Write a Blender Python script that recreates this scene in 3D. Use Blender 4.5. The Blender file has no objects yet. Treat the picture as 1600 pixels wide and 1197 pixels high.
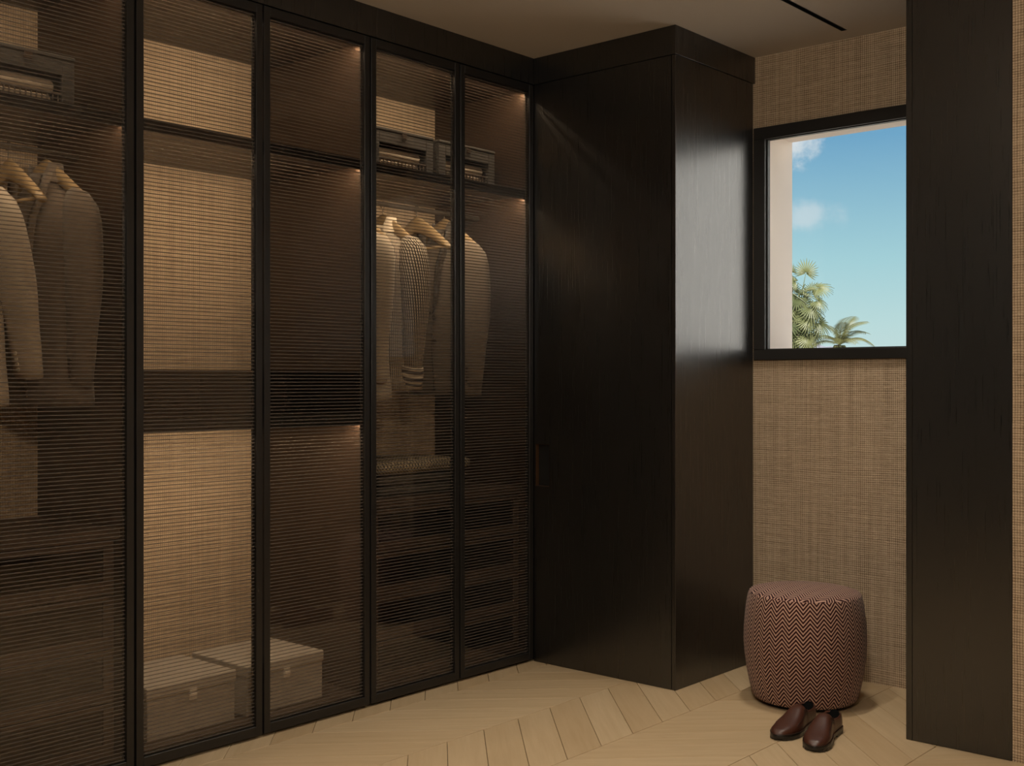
import bpy, bmesh, math, random
from mathutils import Vector, Matrix
random.seed(7)
PI = math.pi
SC = bpy.context.scene
COL = SC.collection

# ------------------------------------------------------------------ camera
cam_d = bpy.data.cameras.new('camera'); cam = bpy.data.objects.new('camera', cam_d); COL.objects.link(cam)
YAW = math.radians(41.283)
cam.location = (0, 0, 1.256); cam.rotation_euler = (PI/2, 0, YAW)
cam_d.sensor_width = 36; cam_d.lens = 1803.58*36/1600
cam_d.shift_y = -(598.5-595.12)/1600
cam_d.clip_start = 0.05; cam_d.clip_end = 500
SC.camera = cam

# ------------------------------------------------------------------ view, world, sun
SC.view_settings.view_transform = 'Standard'; SC.view_settings.look = 'None'
SC.view_settings.exposure = 0.0; SC.view_settings.gamma = 1.0; SC.view_settings.use_curve_mapping = False
SC.cycles.max_bounces = 10; SC.cycles.diffuse_bounces = 5; SC.cycles.glossy_bounces = 4
SC.cycles.transmission_bounces = 6; SC.cycles.transparent_max_bounces = 32
SC.cycles.caustics_reflective = False; SC.cycles.caustics_refractive = False
SC.cycles.sample_clamp_indirect = 3.0

class NT:
    """tiny node-tree helper"""
    def __init__(s, tree): s.t = tree; tree.nodes.clear()
    def n(s, typ, **kw):
        nd = s.t.nodes.new(typ)
        for k, v in kw.items():
            if k == 'inp':
                for kk, vv in v.items(): s.set(nd.inputs[kk], vv)
            else: setattr(nd, k, v)
        return nd
    def set(s, sock, v):
        if isinstance(v, bpy.types.NodeSocket): s.t.links.new(v, sock)
        else:
            if sock.type == 'RGBA' and len(v) == 3: v = (*v, 1)
            sock.default_value = v
    def math(s, op, a, b=0.0, c=0.0, clamp=False):
        nd = s.t.nodes.new('ShaderNodeMath'); nd.operation = op; nd.use_clamp = clamp
        s.set(nd.inputs[0], a); s.set(nd.inputs[1], b); s.set(nd.inputs[2], c); return nd.outputs[0]
    def vmath(s, op, a, b=(0, 0, 0)):
        nd = s.t.nodes.new('ShaderNodeVectorMath'); nd.operation = op
        s.set(nd.inputs[0], a); s.set(nd.inputs[1], b); return nd
    def sep(s, v):
        nd = s.t.nodes.new('ShaderNodeSeparateXYZ'); s.set(nd.inputs[0], v); return nd.outputs
    def comb(s, x, y, z):
        nd = s.t.nodes.new('ShaderNodeCombineXYZ'); s.set(nd.inputs[0], x); s.set(nd.inputs[1], y); s.set(nd.inputs[2], z); return nd.outputs[0]
    def noise(s, vec, scale=1.0, detail=2.0, rough=0.5):
        nd = s.t.nodes.new('ShaderNodeTexNoise'); s.set(nd.inputs['Vector'], vec)
        nd.inputs['Scale'].default_value = scale; nd.inputs['Detail'].default_value = detail; nd.inputs['Roughness'].default_value = rough
        return nd.outputs['Fac']
    def mix(s, f, a, b, mode='MIX'):
        nd = s.t.nodes.new('ShaderNodeMix'); nd.data_type = 'RGBA'; nd.blend_type = mode
        s.set(nd.inputs[0], f); s.set(nd.inputs[6], a); s.set(nd.inputs[7], b); return nd.outputs[2]
    def ramp(s, f, stops):
        nd = s.t.nodes.new('ShaderNodeValToRGB'); s.set(nd.inputs[0], f); r = nd.color_ramp
        while len(r.elements) < len(stops): r.elements.new(0.5)
        for e, (p, c) in zip(r.elements, stops):
            e.position = p; e.color = (*c, 1) if len(c) == 3 else c
        return nd.outputs[0]
    def mr(s, v, a, b, c=0.0, d=1.0, smooth=False):
        nd = s.t.nodes.new('ShaderNodeMapRange'); s.set(nd.inputs[0], v)
        if smooth: nd.interpolation_type = 'SMOOTHSTEP'
        for i, q in zip((1, 2, 3, 4), (a, b, c, d)): nd.inputs[i].default_value = q
        return nd.outputs[0]

def make_world():
    w = bpy.data.worlds.new('sky'); SC.world = w; w.use_nodes = True
    q = NT(w.node_tree)
    g = q.n('ShaderNodeTexCoord').outputs['Generated']
    d = q.vmath('NORMALIZE', g).outputs[0]
    x, y, z = q.sep(d)
    grad = q.ramp(q.mr(z, 0.0, 1.0), [(0.0, (.60, .74, .74)), (0.045, (.52, .735, .745)), (0.10, (.385, .65, .715)),
                                      (0.20, (.165, .39, .60)), (0.5, (.09, .24, .47)), (1.0, (.06, .16, .36))])
    # scattered clouds over the whole sky
    az = q.math('ARCTAN2', x, y)
    cv = q.comb(q.math('MULTIPLY', az, 1.0), q.math('MULTIPLY', z, 2.2), 0.0)
    n1 = q.noise(q.vmath('ADD', cv, (3.1, 0.35, 0.0)).outputs[0], 3.0, 8.0, 0.6)
    band = q.mr(z, 0.02, 0.16, 0.0, 1.0)
    c1 = q.math('MULTIPLY', q.mr(n1, 0.60, 0.78, 0.0, 0.8, True), band)
    # cumulus puff and thin veil seen through the window
    def puff(a0, z0, ra, rz, lo, hi, sc, amt, off):
        da = q.math('DIVIDE', q.math('SUBTRACT', az, a0), ra); dz = q.math('DIVIDE', q.math('SUBTRACT', z, z0), rz)
        r = q.math('SQRT', q.math('ADD', q.math('MULTIPLY', da, da), q.math('MULTIPLY', dz, dz)))
        nn = q.noise(q.vmath('ADD', q.comb(az, z, 0.0), off).outputs[0], sc, 7.0, 0.62)
        v = q.math('ADD', q.math('SUBTRACT', 1.0, r), q.math('MULTIPLY', q.math('SUBTRACT', nn, 0.5), 2.4))
        return q.math('MULTIPLY', q.mr(v, lo, hi, 0.0, 1.0, True), amt)
    c2 = puff(math.radians(-27.6), 0.197, 0.030, 0.022, 0.10, 0.75, 24, 0.9, (0.3, 0.1, 0))
    c3 = puff(math.radians(-27.0), 0.139, 0.042, 0.018, 0.05, 0.9, 22, 0.5, (1.3, 0.5, 0))
    cl = q.math('MAXIMUM', q.math('MAXIMUM', c2, c3), c1)
    col = q.mix(cl, grad, (.74, .78, .80))
    bg = q.n('ShaderNodeBackground', inp={'Color': col, 'Strength': 1.0})
    q.t.links.new(bg.outputs[0], q.n('ShaderNodeOutputWorld').inputs[0])
make_world()

sun_d = bpy.data.lights.new('sun', 'SUN'); sun_d.energy = 13.0; sun_d.color = (1, .93, .84); sun_d.angle = math.radians(0.6)
sun = bpy.data.objects.new('sun', sun_d); COL.objects.link(sun); sun.location = (0, -10, 20)
sun.rotation_euler = Vector((-0.42, 0.62, -0.62)).to_track_quat('-Z', 'Y').to_euler()

LED_STRENGTH = 118.0
SLOT_POWER = 5.2
FILL_LAMP_STRENGTH = 150.0

def area(name, loc, sx, sy, power, color, spread, rot=(0, 0, 0)):
    d = bpy.data.lights.new(name, 'AREA'); d.shape = 'RECTANGLE'; d.size = sx; d.size_y = sy
    d.energy = power; d.color = color; d.spread = math.radians(spread)
    o = bpy.data.objects.new(name, d); COL.objects.link(o); o.location = loc; o.rotation_euler = rot
    return o
WARM = (1.0, 0.885, 0.73)
# unseen downlight modules inside the ceiling slot
for yy, pw in ((1.9, 1.0), (2.9, 1.0), (3.95, 1.2)):
    area('slot_module', (-2.109, yy, 2.6985), .016, .34, SLOT_POWER*pw, WARM, 112)

# ------------------------------------------------------------------ materials
def mat(name):
    m = bpy.data.materials.new(name); m.use_nodes = True
    q = NT(m.node_tree); out = q.n('ShaderNodeOutputMaterial'); return m, q, out
def principled(q, out, **inp):
    b = q.n('ShaderNodeBsdfPrincipled', inp={k.replace('_', ' '): v for k, v in inp.items()})
    q.t.links.new(b.outputs[0], out.inputs[0]); return b
def bump(q, h, dist, strength=0.5):
    return q.n('ShaderNodeBump', inp={'Height': h, 'Distance': dist, 'Strength': strength}).outputs[0]
def plain(name, c, rough=0.5, metal=0.0, spec=0.5, noise_amt=0.12, sc=18.0):
    m, q, out = mat(name)
    p = q.n('ShaderNodeNewGeometry').outputs['Position']
    n = q.noise(p, sc, 3)
    col = q.mix(q.math('MULTIPLY', n, noise_amt*2), c, tuple(v*.55 for v in c))
    principled(q, out, Base_Color=col, Roughness=q.math('ADD', rough-.05, q.math('MULTIPLY', n, .1)), Metallic=metal, Specular_IOR_Level=spec)
    return m

def wallpaper_mat():
    m, q, out = mat('woven_wallpaper')
    p = q.n('ShaderNodeNewGeometry').outputs['Position']
    x, y, z = q.sep(p)
    u0 = q.math('ADD', x, y)
    wob = q.noise(q.comb(q.math('MULTIPLY', u0, 6), q.math('MULTIPLY', z, 2.2), 0.0), 1.0, 2)
    wob2 = q.noise(q.comb(q.math('MULTIPLY', u0, 2), q.math('MULTIPLY', z, 8), 5.0), 1.0, 2)
    u = q.math('ADD', u0, q.math('MULTIPLY', wob, .012)); v = q.math('ADD', z, q.math('MULTIPLY', wob2, .020))
    su = q.math('ABSOLUTE', q.math('SINE', q.math('MULTIPLY', u, PI/.0088)))
    sv = q.math('ABSOLUTE', q.math('SINE', q.math('MULTIPLY', v, PI/.0088)))
    colu = q.noise(q.comb(q.math('MULTIPLY', u0, 75), q.math('MULTIPLY', z, 1.3), 0.0), 1.0, 2, .6)
    rowv = q.noise(q.comb(q.math('MULTIPLY', u0, 5), q.math('MULTIPLY', z, 110), 3.0), 1.0, 2, .6)
    h = q.math('POWER', q.math('MULTIPLY', su, sv), .55)
    fib = q.noise(p, 260, 2)
    t = q.math('ADD', q.math('MULTIPLY', h, .62), q.math('ADD', q.math('MULTIPLY', q.math('SUBTRACT', colu, .5), .42), q.math('MULTIPLY', q.math('SUBTRACT', rowv, .5), .45)))
    t = q.math('ADD', t, q.math('MULTIPLY', q.math('SUBTRACT', fib, .5), .35))
    slub = q.noise(q.comb(q.math('MULTIPLY', u0, 22), q.math('MULTIPLY', z, 230), 9.0), 1.0, 2, .5)
    t = q.math('ADD', t, q.math('SUBTRACT', q.mr(slub, .56, .72, 0, .20), .03))
    col = q.ramp(t, [(0.0, (.18, .125, .08)), (.35, (.50, .38, .26)), (.7, (.67, .53, .38)), (1.0, (.78, .64, .49))])
    principled(q, out, Base_Color=col, Roughness=.85, Specular_IOR_Level=.2, Normal=bump(q, t, .003, .7))
    return m

def wood_mat(name, c, rough, grain=.5, spec=.5, axis='z', ior=1.5, dist=.0006, bs=.3):
    m, q, out = mat(name)
    p = q.n('ShaderNodeNewGeometry').outputs['Position']
    x, y, z = q.sep(p)
    if axis == 'z': v = q.comb(q.math('MULTIPLY', q.math('ADD', x, y), 160), q.math('MULTIPLY', q.math('SUBTRACT', x, y), 160), q.math('MULTIPLY', z, 3))
    else: v = q.comb(q.math('MULTIPLY', x, 160), q.math('MULTIPLY', y, 3), q.math('MULTIPLY', z, 160))
    n = q.noise(v, 1.0, 3, .6)
    big = q.noise(q.vmath('MULTIPLY', p, (3, 3, .7)).outputs[0], 2.0, 2)
    f = q.math('ADD', q.math('MULTIPLY', n, .7), q.math('MULTIPLY', big, .3))
    col = q.mix(f, tuple(k*(1-grain) for k in c), tuple(k*(1+grain) for k in c))
    principled(q, out, Base_Color=col, Roughness=q.math('ADD', rough-.06, q.math('MULTIPLY', n, .12)), Specular_IOR_Level=spec, IOR=ior, Normal=bump(q, n, dist, bs))
    return m

def oak_mat():
    m, q, out = mat('pale_oak')
    oc = q.n('ShaderNodeTexCoord').outputs['Object']
    rnd = q.n('ShaderNodeObjectInfo').outputs['Random']
    off = q.vmath('ADD', oc, q.comb(q.math('MULTIPLY', rnd, 37), q.math('MULTIPLY', rnd, 61), 0.0)).outputs[0]
    g = q.noise(q.vmath('MULTIPLY', off, (3, 38, 1)).outputs[0], 1.0, 4, .6)
    b = q.noise(q.vmath('MULTIPLY', off, (1.6, 7, 1)).outputs[0], 1.0, 3)
    kn = q.noise(q.vmath('MULTIPLY', off, (7, 14, 1)).outputs[0], 1.0, 2)
    base = q.mix(q.mr(rnd, 0, 1, 0, 1), (.46, .335, .195), (.545, .42, .265))
    c = q.mix(q.mr(g, .35, .75, 0, .45), base, (.37, .255, .135))
    c = q.mix(q.mr(b, .3, .8, 0, .4), c, (.57, .44, .285))
    c = q.mix(q.mr(kn, .70, .82, 0, .5, True), c, (.28, .18, .09))
    principled(q, out, Base_Color=c, Roughness=q.math('ADD', .45, q.math('MULTIPLY', g, .15)), Specular_IOR_Level=.3, Normal=bump(q, g, .0005, .3))
    return m

def glass_mat(name, tint, refl_rough=.02, f0=.04, gloss=(1, 1, 1)):
    m, q, out = mat(name)
    fc = q.n('ShaderNodeLayerWeight', inp={'Blend': .5}).outputs['Facing']      # Schlick, the same from both sides
    fr = q.math('ADD', f0, q.math('MULTIPLY', q.math('POWER', fc, 5.0), 1-f0))
    tr = q.n('ShaderNodeBsdfTransparent', inp={'Color': tint}); gl = q.n('ShaderNodeBsdfGlossy', inp={'Color': gloss, 'Roughness': refl_rough})
    mx = q.n('ShaderNodeMixShader', inp={0: fr}); q.t.links.new(tr.outputs[0], mx.inputs[1]); q.t.links.new(gl.outputs[0], mx.inputs[2])
    q.t.links.new(mx.outputs[0], out.inputs[0]); return m

def rib_mat():
    m, q, out = mat('bronze_glass_rib')
    tr = q.n('ShaderNodeBsdfTransparent', inp={'Color': (.85, .78, .70)})
    tl = q.n('ShaderNodeBsdfTranslucent', inp={'Color': (.10, .078, .06)}); df = q.n('ShaderNodeBsdfDiffuse', inp={'Color': (.29, .26, .235)})
    gl = q.n('ShaderNodeBsdfGlossy', inp={'Color': (.8, .78, .75), 'Roughness': .5})
    a = q.n('ShaderNodeMixShader', inp={0: .5}); q.t.links.new(tl.outputs[0], a.inputs[1]); q.t.links.new(df.outputs[0], a.inputs[2])
    b = q.n('ShaderNodeMixShader', inp={0: .05}); q.t.links.new(a.outputs[0], b.inputs[1]); q.t.links.new(gl.outputs[0], b.inputs[2])
    c = q.n('ShaderNodeMixShader', inp={0: .45}); q.t.links.new(tr.outputs[0], c.inputs[1]); q.t.links.new(b.outputs[0], c.inputs[2])
    q.t.links.new(c.outputs[0], out.inputs[0]); return m

def emit_mat(name, c, s):
    m, q, out = mat(name)
    e = q.n('ShaderNodeEmission', inp={'Color': c, 'Strength': s}); q.t.links.new(e.outputs[0], out.inputs[0]); return m

def fabric_mat(name, c, sc=900, amt=.35, rough=.9):
    m, q, out = mat(name)
    oc = q.n('ShaderNodeTexCoord').outputs['Object']
    x, y, z = q.sep(oc)
    w = q.math('MULTIPLY', q.math('SINE', q.math('MULTIPLY', q.math('ADD', x, y), sc)), q.math('SINE', q.math('MULTIPLY', z, sc)))
    n = q.noise(oc, 40, 3)
    f = q.math('ADD', q.math('MULTIPLY', w, .25), n)
    col = q.mix(f, tuple(k*(1-amt) for k in c), tuple(min(1, k*(1+amt*.6)) for k in c))
    principled(q, out, Base_Color=col, Roughness=rough, Specular_IOR_Level=.2, Sheen_Weight=.15, Normal=bump(q, q.math('ADD', w, n), .001, .3))
    return m

def stripe_mat(name, ca, cb, ku, kv, duty=.5):
    """stripes from the UV map: ku stripes along u, kv along v"""
    m, q, out = mat(name)
    u, v, _ = q.sep(q.n('ShaderNodeUVMap').outputs[0])
    s = q.math('FRACT', q.math('ADD', q.math('MULTIPLY', u, ku), q.math('MULTIPLY', v, kv)))
    f = q.math('GREATER_THAN', s, duty)
    principled(q, out, Base_Color=q.mix(f, ca, cb), Roughness=.85, Specular_IOR_Level=.2)
    return m

def herringbone_mat():
    m, q, out = mat('herringbone_tweed')
    u, v, _ = q.sep(q.n('ShaderNodeUVMap').outputs[0])     # metres along the cloth
    tri = q.math('PINGPONG', u, .0257)
    s = q.math('FRACT', q.math('DIVIDE', q.math('SUBTRACT', v, q.math('MULTIPLY', tri, 1.2)), .0160))
    oc = q.n('ShaderNodeTexCoord').outputs['Object']
    s = q.math('ADD', s, q.math('MULTIPLY', q.math('SUBTRACT', q.noise(oc, 240, 2), .5), .10))
    f = q.math('MULTIPLY', q.mr(s, .02, .08), q.mr(s, .63, .57))
    n = q.noise(oc, 500, 2)
    dk = q.mix(n, (.016, .002, .003), (.040, .007, .008)); lt = q.mix(n, (.41, .255, .205), (.57, .375, .30))
    col = q.mix(f, lt, dk)
    principled(q, out, Base_Color=col, Roughness=.9, Specular_IOR_Level=.15, Sheen_Weight=.1, Normal=bump(q, q.math('ADD', q.math('MULTIPLY', f, -.6), n), .0012, .5))
    return m

def throw_mat():
    m, q, out = mat('houndstooth_throw')
    oc = q.n('ShaderNodeTexCoord').outputs['Object']
    x, y, z = q.sep(oc)
    a = q.math('SINE', q.math('MULTIPLY', y, 2*PI/.017)); b = q.math('SINE', q.math('MULTIPLY', q.math('ADD', x, z), 2*PI/.017))
    f = q.mr(q.math('MULTIPLY', a, b), -.1, .1)
    g = q.noise(oc, 300, 2)
    f = q.math('MULTIPLY', f, q.mr(g, .2, .6))
    principled(q, out, Base_Color=q.mix(f, (.045, .038, .03), (.52, .44, .31)), Roughness=.95, Specular_IOR_Level=.1)
    return m

def leaf_mat(name, a, b):
    m, q, out = mat(name)
    rnd = q.n('ShaderNodeObjectInfo').outputs['Random']
    p = q.n('ShaderNodeNewGeometry').outputs['Position']
    col = q.mix(q.math('ADD', q.math('MULTIPLY', rnd, .5), q.math('MULTIPLY', q.noise(p, 6, 2), .5)), a, b)
    pr = q.n('ShaderNodeBsdfPrincipled', inp={'Base Color': col, 'Roughness': .5})
    tl = q.n('ShaderNodeBsdfTranslucent', inp={'Color': col})
    mx = q.n('ShaderNodeMixShader', inp={0: .25}); q.t.links.new(pr.outputs[0], mx.inputs[1]); q.t.links.new(tl.outputs[0], mx.inputs[2])
    q.t.links.new(mx.outputs[0], out.inputs[0]); return m

M = {}
M['paper'] = wallpaper_mat()
M['black_wood'] = wood_mat('black_stained_wood', (.0046, .0044, .0043), .29, .25, .6, ior=1.8, bs=.11)
M['brown_wood'] = wood_mat('walnut_veneer', (.033, .0185, .0110), .45, .35)
M['dark_board'] = wood_mat('dark_walnut_board', (.034, .0225, .016), .4, .3, axis='y')
M['drawer_wood'] = wood_mat('drawer_walnut', (.05, .034, .025), .45, .3, axis='y')
M['oak'] = oak_mat()
M['plaster'] = plain('ceiling_plaster', (.56, .51, .455), .9, noise_amt=.03, sc=3)
M['facade'] = plain('cream_render', (.78, .70, .635), .9, noise_amt=.05, sc=4)
M['white_render'] = plain('white_render', (.82, .80, .78), .9, noise_amt=.04, sc=2)
M['black_metal'] = plain('black_anodised_metal', (.012, .011, .010), .38, .0, .5)
M['window_frame'] = plain('black_window_frame', (.010, .009, .008), .45)
M['gasket'] = plain('black_gasket', (.005, .005, .005), .6)
M['subfloor'] = plain('subfloor', (.10, .08, .06), .9)
M['pane'] = glass_mat('bronze_glass', (.93, .90, .86))
M['rib'] = rib_mat()
M['smoked'] = glass_mat('smoked_glass', (.50, .44, .38))
M['clear'] = glass_mat('clear_glass', (.985, .99, .985), f0=.012)
M['led'] = emit_mat('warm_led', (1.0, .81, .58), LED_STRENGTH)
M['led_dim'] = emit_mat('warm_led_dimmed', (1.0, .80, .56), LED_STRENGTH*.5)
M['lamp'] = emit_mat('fill_lamp_glow', WARM, FILL_LAMP_STRENGTH)
M['bronze'] = plain('dark_bronze', (.12, .065, .034), .4, .6)
M['chrome'] = plain('satin_nickel', (.72, .68, .62), .45, .4)
M['steel'] = plain('dark_steel', (.12, .10, .08), .35, .9)
M['box'] = fabric_mat('greige_linen', (.34, .30, .25), 1600, .15)
M['box_dark'] = fabric_mat('grey_linen', (.06, .055, .05), 1600, .2)
M['cloth_light'] = fabric_mat('pale_cotton', (.50, .42, .33), 1200, .2)
M['cream'] = fabric_mat('cream_wool', (.42, .36, .285), 900, .15)
M['taupe'] = fabric_mat('taupe_wool', (.125, .098, .076), 1100, .3)
M['beige'] = fabric_mat('beige_wool', (.17, .136, .104), 1100, .2)
M['dark_wool'] = fabric_mat('charcoal_wool', (.060, .055, .048), 900, .3)
M['lapel_dark'] = fabric_mat('dark_facing', (.07, .055, .042), 900, .2)
M['button'] = plain('horn_button', (.05, .035, .025), .35)
M['button_light'] = plain('pearl_button', (.55, .5, .42), .3)
M['hanger'] = plain('pale_beech', (.32, .225, .12), .45, noise_amt=.2, sc=30)
M['stripes'] = stripe_mat('striped_shirting', (.55, .47, .37), (.06, .05, .045), 104, 0)
M['stripes_sleeve'] = stripe_mat('striped_sleeve', (.55, .47, .37), (.05, .042, .036), 36, 6, .4)
M['stripes_cuff'] = stripe_mat('striped_cuff', (.55, .47, .37), (.06, .05, .045), 0, 4.5)
M['herringbone'] = herringbone_mat()
M['throw'] = throw_mat()
M['leather'] = plain('brown_leather', (.066, .022, .0125), .38, spec=.5, noise_amt=.25, sc=60)
M['leather_dark'] = plain('dark_brown_leather', (.028, .011, .008), .38)
M['sole'] = plain('black_rubber_sole', (.010, .009, .009), .3)
M['lining'] = plain('black_lining', (.004, .004, .004), .95, spec=.05)
M['elastic'] = plain('black_elastic', (.010, .009, .008), .7)
M['fan_leaf'] = leaf_mat('fan_palm_leaf', (.028, .045, .014), (.19, .20, .085))
M['frond'] = leaf_mat('coconut_frond', (.04, .05, .016), (.17, .165, .06))
M['bark'] = plain('palm_bark', (.075, .052, .036), .9, sc=8)
M['ground'] = plain('pale_bounce_ground', (.46, .42, .36), .95, sc=.4)  # kept pale so the sunlit ground bounces light to jamb and ceiling
M['hill'] = plain('hazy_hill', (.15, .16, .20), .95, sc=.02, noise_amt=.1)
M['house_glass'] = plain('facade_window_glass', (.05, .07, .09), .1)
M['insole'] = plain('tan_insole', (.03, .022, .017), .7)

# ------------------------------------------------------------------ geometry helpers
class MB:
    def __init__(s): s.v = []; s.f = []; s.m = []; s.uv = None
    def add(s, vs, fs, mi=0):
        o = len(s.v); s.v += [tuple(v) for v in vs]; s.f += [tuple(i+o for i in f) for f in fs]; s.m += [mi]*len(fs)
    def box(s, x0, x1, y0, y1, z0, z1, mi=0):
        vs = [(x0, y0, z0), (x1, y0, z0), (x1, y1, z0), (x0, y1, z0), (x0, y0, z1), (x1, y0, z1), (x1, y1, z1), (x0, y1, z1)]
        s.add(vs, [(0, 3, 2, 1), (4, 5, 6, 7), (0, 1, 5, 4), (1, 2, 6, 5), (2, 3, 7, 6), (3, 0, 4, 7)], mi); return s
    def tube(s, pts, radii, n=8, caps=True, flat=1.0, mi=0, side=None):
        """swept tube; flat squeezes the cross-section along the second axis"""
        pts = [Vector(p) for p in pts]; k = len(pts); o = len(s.v); vs = []
        if not hasattr(radii, '__len__'): radii = [radii]*k
        ref = Vector(side) if side else None
        for i, p in enumerate(pts):
            t = (pts[min(i+1, k-1)]-pts[max(i-1, 0)]).normalized()
            a = ref if ref else (Vector((0, 0, 1)) if abs(t.z) < .9 else Vector((1, 0, 0)))
            u = (a-t*a.dot(t)).normalized(); w = t.cross(u)
            for j in range(n):
                th = 2*PI*j/n; vs.append(p+u*(math.cos(th)*radii[i])+w*(math.sin(th)*radii[i]*flat))
        fs = [(i*n+j, i*n+(j+1) % n, (i+1)*n+(j+1) % n, (i+1)*n+j) for i in range(k-1) for j in range(n)]
        if caps: fs += [tuple(range(n-1, -1, -1)), tuple((k-1)*n+j for j in range(n))]
        s.add(vs, fs, mi); return s
    def rings(s, rs, closed=True, cap0=True, cap1=True, mi=0):
        n = len(rs[0]); vs = [p for r in rs for p in r]
        rng = range(n) if closed else range(n-1)
        fs = [(i*n+j, i*n+(j+1) % n, (i+1)*n+(j+1) % n, (i+1)*n+j) for i in range(len(rs)-1) for j in rng]
        if cap0: fs.append(tuple(range(n-1, -1, -1)))
        if cap1: fs.append(tuple((len(rs)-1)*n+j for j in range(n)))
        s.add(vs, fs, mi); return s
    def prism(s, poly, z0, z1, mi=0):
        n = len(poly); vs = [(x, y, z0) for x, y in poly]+[(x, y, z1) for x, y in poly]
        s.add(vs, [tuple(range(n-1, -1, -1)), tuple(range(n, 2*n))]+[(i, (i+1) % n, n+(i+1) % n, n+i) for i in range(n)], mi); return s
    def mesh(s, name, mats, smooth=False, org=(0, 0, 0)):
        me = bpy.data.meshes.new(name); ox, oy, oz = org
        me.from_pydata([(x-ox, y-oy, z-oz) for x, y, z in s.v], [], s.f)
        for m in (mats if isinstance(mats, (list, tuple)) else [mats]): me.materials.append(m)
        me.polygons.foreach_set('material_index', s.m)
        if smooth: me.polygons.foreach_set('use_smooth', [True]*len(me.polygons))
        me.update()
        bm = bmesh.new(); bm.from_mesh(me); bmesh.ops.recalc_face_normals(bm, faces=bm.faces); bm.to_mesh(me); bm.free()
        return me
    def build(s, name, mats, parent=None, smooth=False, bevel=0.0, subd=0, org=(0, 0, 0), segs=1):
        o = bpy.data.objects.new(name, s.mesh(name, mats, smooth, org)); COL.objects.link(o)
        if parent: o.parent = parent
        if bevel:
            b = o.modifiers.new('bevel', 'BEVEL'); b.width = bevel; b.segments = segs; b.limit_method = 'ANGLE'; b.angle_limit = math.radians(40)
        if subd:
            d = o.modifiers.new('subdivision', 'SUBSURF'); d.levels = subd; d.render_levels = subd
        return o

def tag(o, label=None, cat=None, group=None, kind=None):
    if label: o['label'] = label
    if cat: o['category'] = cat
    if group: o['group'] = group
    if kind: o['kind'] = kind
    return o
def thing(name, label, cat, loc=(0, 0, 0), rz=0.0, group=None):
    o = bpy.data.objects.new(name, None); COL.objects.link(o); o.location = loc; o.rotation_euler = (0, 0, rz); o.empty_display_size = .1
    return tag(o, label, cat, group)
def struct(o): o['kind'] = 'structure'; return o
class Part:
    """builds parts in world coordinates under an unrotated thing"""
    def __init__(s, root): s.r = root; s.o = tuple(root.location)
    def __call__(s, name, mb, m, under=None, **k): return mb.build(name, m, under or s.r, org=s.o, **k)

# ------------------------------------------------------------------ dimensions
XD = -3.338            # door face
XB = -3.94             # wardrobe back (wallpaper)
H = 2.70
YB = 3.95              # cabinet / panel front plane
YW = 4.594             # window wall
XC = -2.587            # side of the corner cabinet
XP0, XP1 = -1.631, -1.272
RX, RY = 1.3, -1.3

# ------------------------------------------------------------------ setting
fl = bpy.data.objects.new('floor', MB().box(-4.0, RX, RY, 4.85, -.06, -.0125).mesh('floor', M['subfloor'])); COL.objects.link(fl); struct(fl)
PW, PP, PX, PY = .4325, .187, -2.82, 3.244
GAP = .0011
def plank_poly(c, n):
    x0 = PX+c*PW; s = -1 if c % 2 == 0 else 1
    yb = PY if s < 0 else PY-PW
    ya = yb+n*PP
    return s, [(x0+GAP, ya+s*GAP+GAP), (x0+PW-GAP, ya+s*(PW-GAP)+GAP), (x0+PW-GAP, ya+s*(PW-GAP)+PP-GAP), (x0+GAP, ya+s*GAP+PP-GAP)]
shared = {}
rest = MB()
def plank_mesh(s):
    if s not in shared:
        mb = MB(); _, poly = plank_poly(0 if s < 0 else 1, 0)
        cx = sum(p[0] for p in poly)/4; cy = sum(p[1] for p in poly)/4; a = s*PI/4
        loc = [((x-cx)*math.cos(a)+(y-cy)*math.sin(a), -(x-cx)*math.sin(a)+(y-cy)*math.cos(a)) for x, y in poly]
        inn = [(x-math.copysign(.0012, x), y-math.copysign(.0009, y)) for x, y in loc]
        vs = [(*p, -.0125) for p in loc]+[(*p, -.0012) for p in loc]+[(*p, 0) for p in inn]
        fs = [(i, (i+1) % 4, 4+(i+1) % 4, 4+i) for i in range(4)]+[(4+i, 4+(i+1) % 4, 8+(i+1) % 4, 8+i) for i in range(4)]+[(8, 9, 10, 11)]
        mb.add(vs, fs); shared[s] = mb.mesh('plank', M['oak'])
    return shared[s]
for c in range(-3, 10):
    for n in range(-26, 11):
        s, poly = plank_poly(c, n)
        cx = sum(p[0] for p in poly)/4; cy = sum(p[1] for p in poly)/4
        if not (-3.98 < min(p[0] for p in poly) and max(p[0] for p in poly) < RX+.2 and RY-.2 < cy and max(p[1] for p in poly) < 5.0): continue
        if -3.5 < cx < -1.0 and 1.9 < cy < 4.75 and not (cx > -1.55 and cy > 4.2):
            o = bpy.data.objects.new('plank', plank_mesh(s)); COL.objects.link(o); o.parent = fl
            o.location = (cx, cy, 0); o.rotation_euler = (0, 0, s*PI/4)
        else: rest.prism(poly, -.0125, 0)
ro = rest.build('plank_field', M['oak'], fl); ro['kind'] = 'stuff'

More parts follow.
